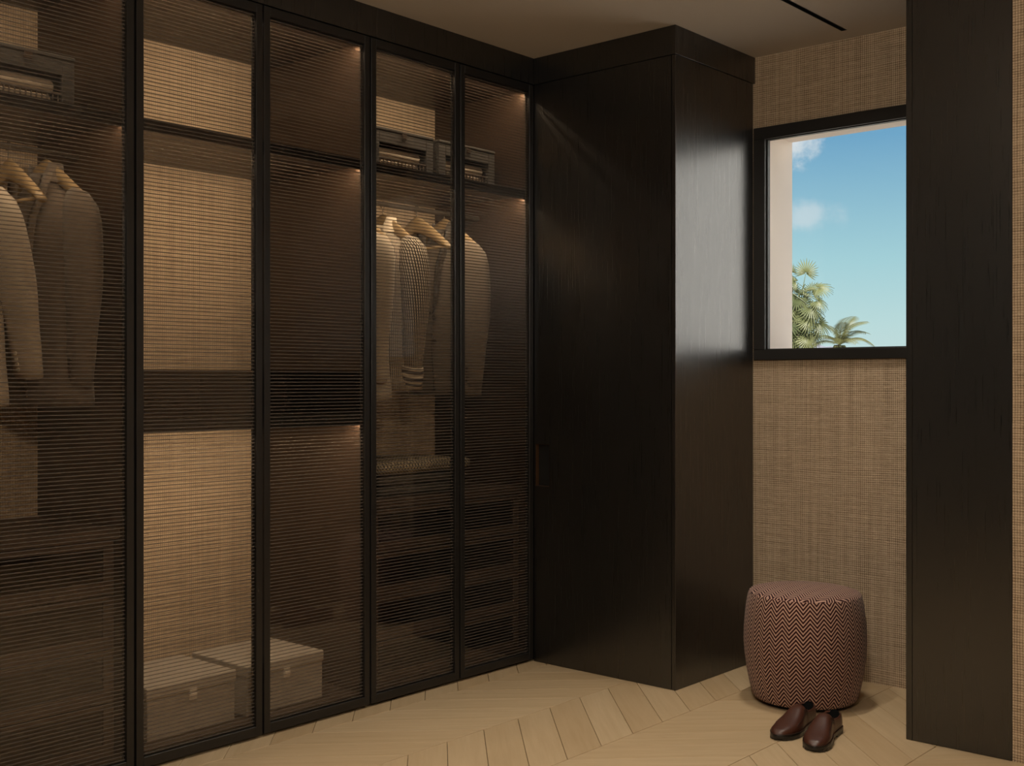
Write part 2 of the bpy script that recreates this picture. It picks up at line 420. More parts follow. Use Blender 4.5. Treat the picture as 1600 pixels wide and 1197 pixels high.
# ceiling with the slot cut out
SX0, SX1, SY0, SY1 = -2.121, -2.097, 1.0, 4.477
cb = MB()
cb.box(-4.1, SX0, RY, 4.6, H, H+.12); cb.box(SX1, RX, RY, 4.6, H, H+.12)
cb.box(SX0, SX1, RY, SY0, H, H+.12); cb.box(SX0, SX1, SY1, 4.6, H, H+.12); cb.box(SX0, SX1, SY0, SY1, H+.06, H+.12)
struct(cb.build('ceiling', M['plaster']))
struct(MB().box(-4.06, XB-.012, RY, 4.6, -.06, H+.1).build('wall_left', M['white_render']))
struct(MB().box(RX, RX+.1, RY, 4.6, -.06, H+.1).build('wall_right', M['paper']))
struct(MB().box(-4.06, RX+.1, RY-.1, RY, -.06, H+.1).build('wall_front', M['black_wood']))  # unseen wall, kept black to darken the end panel's reflections
struct(MB().box(XP1, RX, YB+.002, 4.4, 0, H).build('wall_end', M['paper']))
# window wall: inner wallpaper layer and outer render, opening shared
WX0, WX1, WZ0, WZ1 = -2.534, -1.682, 1.39, 2.352
def holed(mb, y0, y1):
    mb.box(-4.06, WX0, y0, y1, -.06, H+.1); mb.box(WX1, RX+.1, y0, y1, -.06, H+.1)
    mb.box(WX0, WX1, y0, y1, -.06, WZ0); mb.box(WX0, WX1, y0, y1, WZ1, H+.1); return mb
struct(holed(MB(), YW, YW+.02).build('wall_back', M['paper']))
struct(holed(MB(), YW+.02, YW+.245).build('wall_exterior', M['facade']))
wn = thing('window_1', None, None, (-2.1, YW, WZ0)); struct(wn); P = Part(wn)
FX0, FX1, FZ0, FZ1 = XC, XP0-.001, 1.348, 2.380
f = MB(); yf0, yf1 = YW-.018, YW+.03
IX0, IX1, IZ0, IZ1 = -2.531, -1.686, 1.394, 2.327
f.box(FX0, FX1, yf0, YW, IZ1, FZ1); f.box(FX0, FX1, yf0, YW, FZ0, IZ0)
f.box(FX0, IX0, yf0, YW, IZ0, IZ1); f.box(IX1, FX1, yf0, YW, IZ0, IZ1)
P('window_frame', f, M['window_frame'], bevel=.002)
f = MB(); e = .004
f.box(IX0-e, IX1+e, YW+.001, YW+.022, IZ1-e, WZ1-.001); f.box(IX0-.003, IX1+.003, YW+.001, YW+.022, WZ0+.0005, IZ0+e)
f.box(WX0+.0005, IX0+e+.002, YW+.001, YW+.022, IZ0+e, IZ1-e); f.box(IX1-e, WX1-.0005, YW+.001, YW+.022, IZ0+e, IZ1-e)
P('glazing_bead', f, M['window_frame'])
P('pane', MB().box(IX0+e, IX1-e, YW+.014, YW+.019, IZ0+e, IZ1-e), M['clear'])

# ceiling slot
sl = thing('slot_light', 'narrow black linear slot light recessed in ceiling before window', 'light', (-2.109, 2.7, H)); P = Part(sl)
f = MB(); t = .003
f.box(SX0+.0002, SX0+t, SY0+.001, SY1-.001, H-.001, H+.058); f.box(SX1-t, SX1-.0002, SY0+.001, SY1-.001, H-.001, H+.058)
f.box(SX0+t, SX1-t, SY1-t, SY1-.0005, H-.001, H+.058); f.box(SX0+t, SX1-t, SY0+.0005, SY0+t, H-.001, H+.058)
P('channel', f, M['gasket']); P('channel_back', MB().box(SX0+t, SX1-t, SY0+t, SY1-t, H+.05, H+.058), M['gasket'])
lp = thing('added_fill_lamp', 'frosted globe fill lamp added unseen behind the camera', 'lamp', (-.5, .8, 2.2)); P = Part(lp)  # lamp added out of view to lift the ceiling and upper walls
P('globe', MB().rings([[(-.5+.13*math.sin(PI*k/16)*math.cos(2*PI*j/24), .8+.13*math.sin(PI*k/16)*math.sin(2*PI*j/24), 2.2+.13*math.cos(PI*k/16)) for j in range(24)] for k in range(1, 16)]), M['lamp'], smooth=True)
P('cord', MB().tube([(-.5, .8, 2.36), (-.5, .8, 2.68)], .004, 6), M['black_metal']); P('lamp_holder', MB().tube([(-.5, .8, 2.325), (-.5, .8, 2.37)], .03, 16), M['black_metal']); P('ceiling_rose', MB().tube([(-.5, .8, 2.675), (-.5, .8, 2.6995)], .05, 20), M['black_metal'])

# ------------------------------------------------------------------ wardrobe
def door(P, y0, y1, tagl=None):
    z0, z1 = .012, 2.579; st, lip = .026, .007
    f = MB(); xf0, xf1 = XD-.022, XD
    f.box(xf0, xf1, y0, y0+st, z0, z1); f.box(xf0, xf1, y1-st, y1, z0, z1)
    f.box(xf0, xf1, y0+st, y1-st, z0, z0+.033); f.box(xf0, xf1, y0+st, y1-st, z1-.033, z1)
    # inner glazing rebate, set back
    a, b, c, d = y0+st, y1-st, z0+.033, z1-.033
    f.box(xf0, xf0+.006, a, a+lip, c, d); f.box(xf0, xf0+.006, b-lip, b, c, d)
    f.box(xf0, xf0+.006, a+lip, b-lip, c, c+lip); f.box(xf0, xf0+.006, a+lip, b-lip, d-lip, d)
    dr = P('glass_door', f, M['black_metal'], bevel=.0012)
    P('pane', MB().box(xf0+.0065, xf0+.0115, a+.0005, b-.0005, c+.0005, d-.0005), M['pane'], dr)
    rb = MB(); pitch = .0125; n = int((d-c-.01)/pitch); xr = xf0+.0116; r = .00175
    ya, yb = a+.001, b-.001
    for i in range(n+1):
        z = c+.006+i*pitch
        pr = [(0, -r), (r*.75, -r*.62), (r, 0), (r*.75, r*.62), (0, r)]
        vs = [(xr+px, ya, z+pz) for px, pz in pr]+[(xr+px, yb, z+pz) for px, pz in pr]
        rb.add(vs, [(k, k+1, 6+k, 5+k) for k in range(4)]+[(0, 4, 9, 5), (4, 3, 2, 1, 0), (5, 6, 7, 8, 9)])
    tag(P('flutes', rb, M['rib'], dr), kind='stuff')
    return dr

def led(P, y0, y1, z, under):
    glow = M['led_dim'] if y0 < 1.9 else M['led']      # the first wardrobe is dimmed
    # aluminium profile tilted back into the cupboard; only its inner lower face glows
    a, b = y0+.002, y1-.002
    pr = [(-3.3735, z+.0028), (-3.3735, z-.004), (-3.3835, z+.0028)]
    m = MB(); m.add([(x, yy, zz) for yy in (a, b) for x, zz in pr], [(0, 1, 4, 3), (0, 2, 1), (3, 4, 5), (0, 3, 5, 2)], 0)
    m.add([(x, yy, zz) for yy in (a, b) for x, zz in pr[1:]], [(0, 1, 3, 2)], 1)
    P('light_strip', m, [M['gasket'], glow], under)

def unit(y0, y1, label, doors, hanging, zs):
    root = thing('wardrobe', label, 'wardrobe', (XD-.3, (y0+y1)/2, 0)); P = Part(root)
    t = .0245; xi0, xi1 = XB, XD-.024
    for a, b in ((y0+.0005, y0+t), (y1-t, y1-.0005)): P('side_panel', MB().box(xi0, xi1, a, b, .03, 2.58), M['brown_wood'])
    P('back_panel', MB().box(XB-.010, XB-.0005, y0+.001, y1-.001, .03, 2.58), M['paper'])
    tp = P('top_panel', MB().box(xi0, xi1, y0+t, y1-t, 2.555, 2.58), M['dark_board'])
    P('front_rail', MB().box(xi1-.010, xi1, y0+t, y1-t, 2.538, 2.5549), M['black_metal'], tp)
    led(P, y0+t, y1-t, 2.5435, tp)
    P('bottom_board', MB().box(xi0, xi1, y0+t, y1-t, .03, .056), M['drawer_wood'])
    P('plinth', MB().box(XB+.02, XD-.05, y0+.002, y1-.002, .001, .0295), M['gasket'])
    for z in zs:
        sh = P('shelf', MB().box(xi0, xi1-.0105, y0+t+.0005, y1-t-.0005, z+.014, z+.040), M['dark_board'])
        P('front_rail', MB().box(xi1-.010, xi1, y0+t+.0005, y1-t-.0005, z, z+.040), M['black_metal'], sh)
        led(P, y0+t, y1-t, z+.005, sh)
    if hanging:
        P('hanging_rod', MB().tube([(-3.655, y0+t+.001, 2.008), (-3.655, y1-t-.001, 2.008)], .011, 12), M['steel'], smooth=False)
    for a, b in doors: door(P, a, b)
    return root, P
g = .004
u1, P1 = unit(.978, 1.978, 'black framed wardrobe with reeded bronze glass doors, cut by the left picture edge', [(.978+g, 1.478-g), (1.478+g, 1.978-g)], True, [2.069])
u2, P2 = unit(1.978, 2.978, 'middle wardrobe with reeded bronze glass doors, storage boxes on its base and no hanging clothes', [(1.978+g, 2.476-g), (2.476+g, 2.978-g)], False, [2.069])
u3, P3 = unit(2.978, 3.95, 'reeded bronze glass wardrobe beside the black corner cabinet, striped shirt inside', [(2.978+g, 3.474-g), (3.474+g, 3.95-g)], True, [2.069])

# glass drawer across the middle wardrobe
a, b = 1.978+.025, 2.978-.025
d = P2('glass_drawer', MB().box(-3.93, -3.374, a+.001, b-.001, 1.100, 1.132).box(-3.93, -3.915, a+.001, b-.001, 1.132, 1.288)
       .box(-3.915, -3.38, a+.001, a+.013, 1.132, 1.288).box(-3.915, -3.38, b-.013, b-.001, 1.132, 1.288).box(-3.915, -3.38, 2.60, 2.612, 1.132, 1.27), M['dark_board'])
P2('front_rail', MB().box(-3.3735, -3.3625, a+.001, b-.001, 1.085, 1.133), M['black_metal'], d)
P2('glass_panel', MB().box(-3.372, -3.366, a+.002, b-.002, 1.1335, 1.288), M['smoked'], d)
P2('top_glass', MB().box(-3.93, -3.366, a+.002, b-.002, 1.2885, 1.2935), M['smoked'], d)
led(P2, a, b, 1.0905, d)

# drawer chests in the first and third wardrobe
def chest(y0, y1, label):
    root = thing('drawer_chest', label, 'drawers', (-3.6, (y0+y1)/2, .0565)); P = Part(root)
    a, b = y0+.0245+.004, y1-.0245-.004; xf = -3.386
    P('top_board', MB().box(-3.93, xf, a-.003, b+.003, .749, .783), M['drawer_wood'], bevel=.002)
    P('side_panel', MB().box(-3.93, xf-.035, a, a+.018, .0567, .7485), M['dark_board']); P('side_panel', MB().box(-3.93, xf-.035, b-.018, b, .0567, .7485), M['dark_board'])
    P('back_panel', MB().box(-3.937, -3.931, a, b, .0567, .7485), M['dark_board'])
    p, q = a+.021, b-.021
    zb = [.060, .232, .404, .576]; hh = .168
    for z in zb:
        f = MB(); w = .034
        f.box(xf-.02, xf, p, p+w, z, z+hh); f.box(xf-.02, xf, q-w, q, z, z+hh); f.box(xf-.02, xf, p+w, q-w, z, z+.042); f.box(xf-.02, xf, p+w, q-w, z+hh-.018, z+hh)
        dr = P('drawer', f, M['drawer_wood'], bevel=.0012)
        P('glass_panel', MB().box(xf-.014, xf-.009, p+w+.0005, q-w-.0005, z+.0425, z+hh-.0185), M['smoked'], dr)
        f = MB(); f.box(-3.90, xf-.021, p+.004, q-.004, z+.008, z+.018); f.box(-3.90, xf-.021, p+.004, p+.016, z+.018, z+.12); f.box(-3.90, xf-.021, q-.016, q-.004, z+.018, z+.12); f.box(-3.90, -3.888, p+.016, q-.016, z+.018, z+.12)
        P('drawer_box', f, M['drawer_wood'], dr)
    return root
chest(.978, 1.978, 'walnut chest of four glass-fronted drawers in the wardrobe at left picture edge')
chest(2.978, 3.95, 'walnut chest of four glass-fronted drawers under the folded throw')

# fascia above the wardrobes
fa = thing('fascia', 'black wood fascia board running above the glass wardrobe doors', 'fascia', (-3.4, 2.4, 2.583)); P = Part(fa)
P('board', MB().box(-3.37, XD, .978, 3.948, 2.5835, H-.0005), M['black_wood'])
P('scribe_fillet', MB().box(-3.94, -3.371, .979, 3.947, 2.583, 2.6), M['gasket'])

# ------------------------------------------------------------------ corner cabinet
cc = thing('corner_cabinet', 'tall black wood cabinet projecting between the glass wardrobes and window', 'cabinet', (-2.96, 4.27, 0)); P = Part(cc)
P('carcass', MB().box(-3.9, XC-.019, YB+.021, YW-.0195, .001, 2.579), M['gasket'])
P('side_panel', MB().box(XC-.0185, XC, YB, YW-.0195, .001, 2.579), M['black_wood'], bevel=.001)
hx0, hx1, hz0, hz1 = -3.327, -3.249, .786, .974
f = MB(); dx0, dx1 = -3.336, XC-.0205
f.box(dx0, hx0, YB, YB+.02, .001, 2.579); f.box(hx1, dx1, YB, YB+.02, .001, 2.579); f.box(hx0, hx1, YB, YB+.02, .001, hz0); f.box(hx0, hx1, YB, YB+.02, hz1, 2.579)
dd = P('door', f, M['black_wood'])
f = MB(); k = .036
f.box(hx0-.0, hx0+.0015, YB+.001, YB+k, hz0, hz1); f.box(hx1-.0015, hx1, YB+.001, YB+k, hz0, hz1); f.box(hx0+.0015, hx1-.0015, YB+.001, YB+k, hz0, hz0+.0015); f.box(hx0+.0015, hx1-.0015, YB+.001, YB+k, hz1-.0015, hz1)
P('recessed_handle', f, M['bronze'], dd); P('handle_back', MB().box(hx0+.0015, hx1-.0015, YB+k-.002, YB+k, hz0+.0015, hz1-.0015), M['gasket'], dd)
P('fascia', MB().box(-3.9, XC, YB, YW-.0005, 2.5825, H-.0005), M['black_wood'], bevel=.0006)

# end panel right of the window
ep = thing('end_panel', 'tall black wood end panel standing right of the window', 'panel', ((XP0+XP1)/2, 4.2, 0)); P = Part(ep)
P('panel', MB().box(XP0+.0225, XP1-.001, YB, YB+.03, .001, H-.001), M['black_wood'], bevel=.001)
P('edge_strip', MB().box(XP0, XP0+.0215, YB, YW-.001, .001, H-.001), M['black_wood'], bevel=.001)
P('core', MB().box(XP0+.022, XP1-.001, YB+.031, YW-.022, .001, H-.001), M['gasket'])

# ------------------------------------------------------------------ storage boxes on the wardrobe base
def storage_box(y0, y1, x0, x1, z0, hb, hl, label, lx):
    root = thing('storage_box', label, 'box', ((x0+x1)/2, (y0+y1)/2, z0), 0, None); P = Part(root)
    P('body', MB().box(x0+.004, x1-.004, y0+.004, y1-.004, z0, z0+hb), M['box'], bevel=.003, segs=2)
    P('lid', MB().box(x0, x1, y0, y1, z0+hb+.0008, z0+hb+hl), M['box'], bevel=.004, segs=2)
    lt = P('latch', MB().box(x1-.0035, x1+.003, lx-.014, lx+.014, z0+hb-.030, z0+hb+.0).box(x1-.0, x1+.004, lx-.014, lx+.014, z0+hb+.002, z0+hb+.012), M['chrome'], bevel=.001)
    P('latch_catch', MB().box(x1+.0032, x1+.008, lx-.012, lx+.012, z0+hb-.018, z0+hb-.004), M['chrome'], lt, bevel=.001)
storage_box(2.068, 2.420, -3.762, -3.42, .057, .138, .042, 'greige lidded storage box on the wardrobe base, left of the pair', 2.244)
storage_box(2.462, 2.815, -3.762, -3.42, .057, .138, .042, 'greige lidded storage box on the wardrobe base, right of the pair', 2.640)

# open-fronted boxes on the top shelves
def shelf_box(y0, y1, label):
    x0, x1, z0 = -3.82, -3.50, 2.1095; h = .168
    root = thing('shelf_box', label, 'box', ((x0+x1)/2, (y0+y1)/2, z0)); P = Part(root)
    f = MB(); w = .014
    f.box(x0, x0+w, y0, y1, z0, z0+h); f.box(x0+w, x1-w, y0, y0+w, z0, z0+h); f.box(x0+w, x1-w, y1-w, y1, z0, z0+h); f.box(x0+w, x1-w, y0+w, y1-w, z0, z0+.01)
    m = .042; za, zb = z0+.006, z0+h-.048
    f.box(x1-w, x1, y0, y0+m, z0, z0+h); f.box(x1-w, x1, y1-m, y1, z0, z0+h); f.box(x1-w, x1, y0+m, y1-m, z0, za); f.box(x1-w, x1, y0+m, y1-m, zb, z0+h)
    P('body', f, M['box_dark'], bevel=.002)
    ld = P('lid', MB().box(x0-.002, x1+.003, y0-.002, y1+.002, z0+h+.0005, z0+h+.014), M['box_dark'], bevel=.003)
    yc = (y0+y1)/2
    P('lid_tab', MB().box(x1+.0032, x1+.010, yc-.013, yc+.013, z0+h-.020, z0+h+.008), M['button'], ld, bevel=.002)
    gr = MB()
    for i in range(13):
        yy = y0+m+.01+i*(y1-y0-2*m-.02)/12
        gr.box(x1-.010, x1-.006, yy-.002, yy+.002, za, za+.052)
    gr.box(x1-.012, x1-.004, y0+m, y1-m, za+.052, za+.057)
    P('grille', gr, M['taupe'])
    return (y0+m+.012, y1-m-.018, x1-.05, za+.004)
def rolled_cloth(sp, label):
    a, b, x, z = sp
    root = thing('rolled_cloth', label, 'cloth', (x, (a+b)/2, z)); P = Part(root)
    n = 14
    def circ(y, r): return [(x+r*math.cos(2*PI*i/n), y, z+.04+.032+r*math.sin(2*PI*i/n)*.75) for i in range(n)]
    P('roll', MB().rings([circ(a, .030), circ(a+.006, .036), circ((a+b)/2, .037), circ(b-.006, .036), circ(b, .030)]), M['cloth_light'], smooth=True)
    P('fold', MB().box(x-.10, x+.036, a+.01, b-.01, z+.006, z+.044), M['cloth_light'], bevel=.012, segs=3)
for a, b, l1, l2 in ((1.545, 1.858, 'grey open-fronted box on the top shelf at the left picture edge', 'pale rolled cloth in the box above the hanging jackets at the left picture edge'),
                     (3.128, 3.478, 'grey open-fronted box on the top shelf above the striped shirt, left one', 'pale rolled cloth inside the box above the striped shirt'),
                     (3.512, 3.868, 'grey open-fronted box on the top shelf beside the black corner cabinet', 'pale rolled cloth inside the shelf box nearest the corner cabinet')):
    rolled_cloth(shelf_box(a, b, l1), l2)

# ------------------------------------------------------------------ folded textiles on the chest
def folded(name, label, cat, y0, y1, x0, x1, z0, layers, th, m, r=.5):
    root = thing(name, label, cat, ((x0+x1)/2, (y0+y1)/2, z0)); P = Part(root)
    for i in range(layers):
        za = z0+i*th; n = 8; jit = .006*math.sin(i*2.3)
        prof = [(x0, za+.001), (x1-th/2+jit, za+.001)]+[(x1-th/2+jit+th/2*math.sin(PI*k/n), za+th/2-(th/2-.001)*math.cos(PI*k/n)) for k in range(1, n)]+[(x1-th/2+jit, za+th-.001), (x0, za+th-.001)]
        rs = []
        ny = 9
        for j in range(ny):
            y = y0+(y1-y0)*j/(ny-1); e = 1-.16*(j in (0, ny-1)); zz = za+th/2
            rs.append([(px-(.006 if j in (0, ny-1) else 0), y, zz+(pz-zz)*e+.0015*math.sin(j*1.7+i)) for px, pz in prof])
        P('fold', MB().rings(rs), m, smooth=True)
folded('folded_sweater', 'charcoal folded sweater on the drawer chest under the patterned throw', 'sweater', 3.14, 3.62, -3.80, -3.445, .7835, 2, .043, M['dark_wool'])
folded('folded_throw', 'houndstooth folded throw on top of the charcoal sweater', 'throw', 3.125, 3.645, -3.82, -3.435, .8715, 1, .056, M['throw'])

# ------------------------------------------------------------------ hangers and garments
def hanger(y, label, rz=0.0, z=1.944, x=-3.655, bar=True):
    # local: u along x, hook top reaches the rod
    root = thing('hanger', label, 'hanger', (x, y, z), rz, None)
    mb = MB(); n = 9; rs = []
    for i in range(-n, n+1):
        s = i/n; u = .205*s
        zc = -.010-.115*abs(s)**1.25; hh = .026*(1-abs(s))**.7+.012; dd = .007+.010*(abs(s))
        rs.append([(u, dd*math.cos(k*PI/4), zc+hh*math.sin(k*PI/4)) for k in range(8)])
    mb.rings(rs).build('arms', M['hanger'], root, smooth=True)
    if bar: MB().tube([(-.185, 0, -.118), (.185, 0, -.118)], .0065, 8).build('trouser_bar', M['hanger'], root, smooth=True)
    pts = [(0, 0, .01), (0, 0, .046)]
    zr = 2.008-z; R = .0145
    for k in range(0, 11):
        th = -PI*.62+k*PI*1.45/10
        pts.append((R*math.sin(-th)*1.0, 0, zr+R*math.cos(th)))
    MB().tube(pts, .002, 6).build('hook', M['steel'], root, smooth=True)
    return root

def uv_rings(o, n, k, closed_len=1.0):
    """UV (around, along) for a mesh whose first n*k verts are rings"""
    me = o.data; uv = me.uv_layers.new(name='UVMap')
    for p in me.polygons:
        js = [me.loops[l].vertex_index % n for l in p.loop_indices]
        wrap = max(js)-min(js) > n/2
        for l in p.loop_indices:
            vi = me.loops[l].vertex_index; j = vi % n
            uv.data[l].uv = ((j+(n if wrap and j < n/2 else 0))/n, (vi//n)/max(1, k-1))

def lerp_table(tb, s):
    for (a, va), (b, vb) in zip(tb, tb[1:]):
        if s <= b: t = (s-a)/(b-a); return va+(vb-va)*(t*t*(3-2*t))
    return tb[-1][1]

def garment(name, label, cat, loc, rz, m, mlap, length=.74, half=.222, sleeve_m=None, cuff_m=None, sl=.62, lapels=True, sleeve_out=(.03, .0), depth=.085, seed=0, far_sleeve=True, btn='button'):
    rnd = random.Random(seed)
    root = thing(name, label, cat, loc, rz, None)
    # body: rings from hem up to the neck
    n = 40; lv = 26; rs = []
    W = [(0, .050), (.04, .068), (.085, half*.50), (.15, half*.80), (.22, half*.87), (.45, half*.80), (.75, half*.88), (1, half*.96)]
    D = [(0, .040), (.06, .05), (.12, .062), (.25, depth), (.5, depth*.86), (1, depth*.95)]
    ph = rnd.random()*6
    for i in range(lv+1):
        s = (i/lv)**1.35
        w, dpt = lerp_table(W, s), lerp_table(D, s); r = []
        for j in range(n):
            th = 2*PI*j/n; c, sn = math.cos(th), math.sin(th)
            px = w*math.copysign(abs(c)**.75, c); py = dpt*math.copysign(abs(sn)**.85, sn)
            fold = .007*s*math.sin(th*7+ph+s*2)+.004*s*math.sin(th*13+ph*2)
            zz = -s*length-.012-(.02*abs(px/half)**1.5 if s < .2 else 0)
            r.append((px*(1+fold), py*(1+fold*6), zz))
        rs.append(r)
    b = MB().rings(rs, cap0=True, cap1=False).build('body', [m], root, smooth=True)
    uv_rings(b, n, lv+1)
    so = b.modifiers.new('solid', 'SOLIDIFY'); so.thickness = .003
    # sleeves
    for sg in (1, -1) if far_sleeve else (1,):
        pts, rad = [], []
        ns = 16
        for i in range(ns+1):
            t = i/ns
            ox = sg*(half*.80+.028*math.sin(min(1, t*2.2)*PI/2)+sleeve_out[0]*math.sin(t*PI)-.02*t)
            oy = -.012-sleeve_out[1]*t-.015*math.sin(t*PI)
            pts.append((ox-sg*.035*max(0, 1-t*9), oy, -.082-(sl-.024)*t))
            rad.append(lerp_table([(0, .022), (.04, .050), (.09, .067), (.17, .077), (.45, .073), (.8, .058), (1, .053)], t))
        q = 20; mb = MB(); mb.tube(pts, rad, q, caps=True, flat=.62, side=(1, 0, 0))
        so_ = mb.build('sleeve', [sleeve_m or m], root, smooth=True); uv_rings(so_, q, ns+1)
        e = Vector(pts[-1]); dv = (e-Vector(pts[-2])).normalized()
        if cuff_m:
            mc = MB(); cp = [e-dv*.012, e+dv*.0, e+dv*.045, e+dv*.075]; mc.tube(cp, [.056, .060, .061, .057], q, True, .7, side=(1, 0, 0))
            c_ = mc.build('cuff', [cuff_m], root, smooth=True); uv_rings(c_, q, 4)
        else:
            bt = MB()
            for k in range(4):
                c = e-dv*(.02+.018*k)+Vector((sg*.006, -.0405-.0012*k, 0)); bt.tube([c, c+Vector((0, -.004, 0))], .006, 8)
            bt.build('cuff_buttons', M[btn], root)['kind'] = 'stuff'
    # collar
    cr = []
    for i, (zz, g_) in enumerate(((-.045, 1.35), (-.012, 1.12), (.022, 1.0), (.020, .9), (-.03, .92))):
        cr.append([(.062*g_*math.cos(2*PI*j/20), .046*g_*math.sin(2*PI*j/20)+(.004 if zz > 0 else 0), zz+(-.035 if math.sin(2*PI*j/20) < -.6 else 0)) for j in range(20)])
    cl = MB().rings(cr, cap0=False, cap1=False).build('collar', [mlap if lapels else m], root, smooth=True)
    if lapels:
        for sg in (1, -1):
            # lapel: a thin folded strip on the front (-y) side, from the neck to the button point
            L = []
            for i in range(9):
                t = i/8; s = .03+.50*t
                wi = .012+.048*(1-t)**.6; x0 = sg*(.052*(1-t)+.004); x1 = x0+sg*(wi if t < .98 else .006)
                zz = -s*length; dpt = lerp_table(D, s)+.006
                L.append([(x0, -dpt-.004, zz), ((x0+x1)/2, -dpt-.010, zz), (x1, -dpt*.985-.005, zz+.004), ((x0+x1)/2, -dpt-.002, zz)])
            MB().rings(L).build('lapel', [mlap], root, smooth=True)
        for k in range(2):
            zz = -length*(.55+.14*k); dpt = lerp_table(D, .55+.14*k)+.004
            MB().tube([(.014, -dpt+.002, zz), (.014, -dpt-.007, zz)], .011, 10).build('button', M[btn], root)
        # front edge of the closed jacket and welt pocket
        MB().tube([(0, -lerp_table(D, .52)-.007, -.52*length), (.004, -lerp_table(D, .75)-.006, -.75*length), (.02, -lerp_table(D, .98)-.004, -.99*length)], .0035, 6).build('front_edge', [mlap], root, smooth=True)
    else:
        pl = MB()
        pl.tube([(0, -lerp_table(D, s)-.003, -s*length-.01) for s in (.06, .15, .3, .5, .75, .99)], .011, 8, True, .35, side=(1, 0, 0)); pl.build('placket', [m], root, smooth=True)
    return root

XR = -3.655
# wardrobe at the left edge
hanger(1.565, 'pale wooden hanger under the cream jacket at the left picture edge', math.radians(8), x=-3.69)
garment('jacket', 'cream blazer cut by the left picture edge', 'jacket', (-3.69, 1.565, 1.93), math.radians(15), M['cream'], M['cream'], .74, .215, sl=.60, sleeve_out=(.03, -.135), seed=1, btn='button_light')
hanger(1.715, 'empty pale wooden hanger between the cream and taupe jackets', math.radians(3), x=-3.655)
hanger(1.845, 'pale wooden hanger holding the taupe jacket', math.radians(9), z=1.962, x=-3.668)
garment('jacket', 'taupe wool blazer hanging in the left wardrobe', 'jacket', (-3.668, 1.845, 1.947), math.radians(10), M['taupe'], M['taupe'], .76, .222, sl=.64, sleeve_out=(.03, -.0), seed=2)
# wardrobe by the corner cabinet
hanger(3.165, 'pale wooden hanger holding the cream blazer beside the striped shirt', math.radians(4), x=-3.66)
garment('jacket', 'cream blazer hanging left of the striped shirt', 'jacket', (-3.66, 3.165, 1.93), math.radians(3), M['cream'], M['lapel_dark'], .74, .21, sl=.62, sleeve_out=(.0, .025), seed=3)
hanger(3.343, 'pale wooden hanger holding the striped shirt', 0.0, x=XR-.014)
garment('shirt', 'black and cream striped shirt hanging in the wardrobe by the cabinet', 'shirt', (XR-.014, 3.343, 1.93), 0.0, M['stripes'], M['stripes'], .70, .225, M['stripes_sleeve'], M['stripes_cuff'], .565, lapels=False, sleeve_out=(.030, .0), seed=4)
hanger(3.528, 'empty pale wooden hanger right of the striped shirt', 0.0, z=1.950)
hanger(3.70, 'pale wooden hanger holding the beige blazer next to the corner cabinet', math.radians(2), z=1.960)
garment('jacket', 'beige blazer hanging nearest the black corner cabinet', 'jacket', (-3.655, 3.70, 1.945), math.radians(2), M['beige'], M['lapel_dark'], .74, .21, sl=.65, sleeve_out=(.028, .0), seed=5)

# ------------------------------------------------------------------ pouf
pf = thing('pouf', 'barrel-shaped pouf in maroon and beige herringbone cloth beneath the window', 'pouf', (-2.130, 4.170, .012)); 
def pouf():
    prof = [(.0, .0), (.120, .0), (.180, .001), (.197, .006), (.205, .02), (.214, .06), (.224, .11), (.232, .17), (.236, .22), (.235, .27), (.231, .32), (.226, .365), (.220, .397), (.2155, .412), (.209, .4195), (.19, .425), (.15, .430), (.10, .433), (.05, .4345), (0.0001, .435)]
    n = 96; mb = MB(); rs = [[(max(r, .0001)*math.cos(2*PI*j/n), max(r, .0001)*math.sin(2*PI*j/n), z) for j in range(n)] for r, z in prof]
    iseam = 13
    side = MB().rings(rs[:iseam+1], cap0=False, cap1=False); top = MB().rings(rs[iseam:], cap0=False, cap1=False)
    so = side.build('side_cover', M['herringbone'], pf, smooth=True); to = top.build('top_cover', M['herringbone'], pf, smooth=True)
    uv = so.data.uv_layers.new(name='UVMap'); me = so.data; per = 28*.0514
    arc = [0.0]
    for (r0, z0), (r1, z1) in zip(prof, prof[1:]): arc.append(arc[-1]+math.hypot(r1-r0, z1-z0))
    for p in me.polygons:
        js = [me.loops[l].vertex_index % n for l in p.loop_indices]; wrap = max(js)-min(js) > n/2
        for l in p.loop_indices:
            vi = me.loops[l].vertex_index; j = vi % n
            uv.data[l].uv = ((j+(n if wrap and j < n/2 else 0))/n*per, arc[vi//n])
    uv = to.data.uv_layers.new(name='UVMap')
    for l in to.data.loops:
        c = to.data.vertices[l.vertex_index].co; uv.data[l.index].uv = (c.x*1.0+1.0, c.y*1.0+1.0)
    MB().rings([[(r*math.cos(2*PI*j/48), r*math.sin(2*PI*j/48), z) for j in range(48)] for r, z in ((.165, -.0118), (.165, .004))]).build('base', M['gasket'], pf)
pouf()

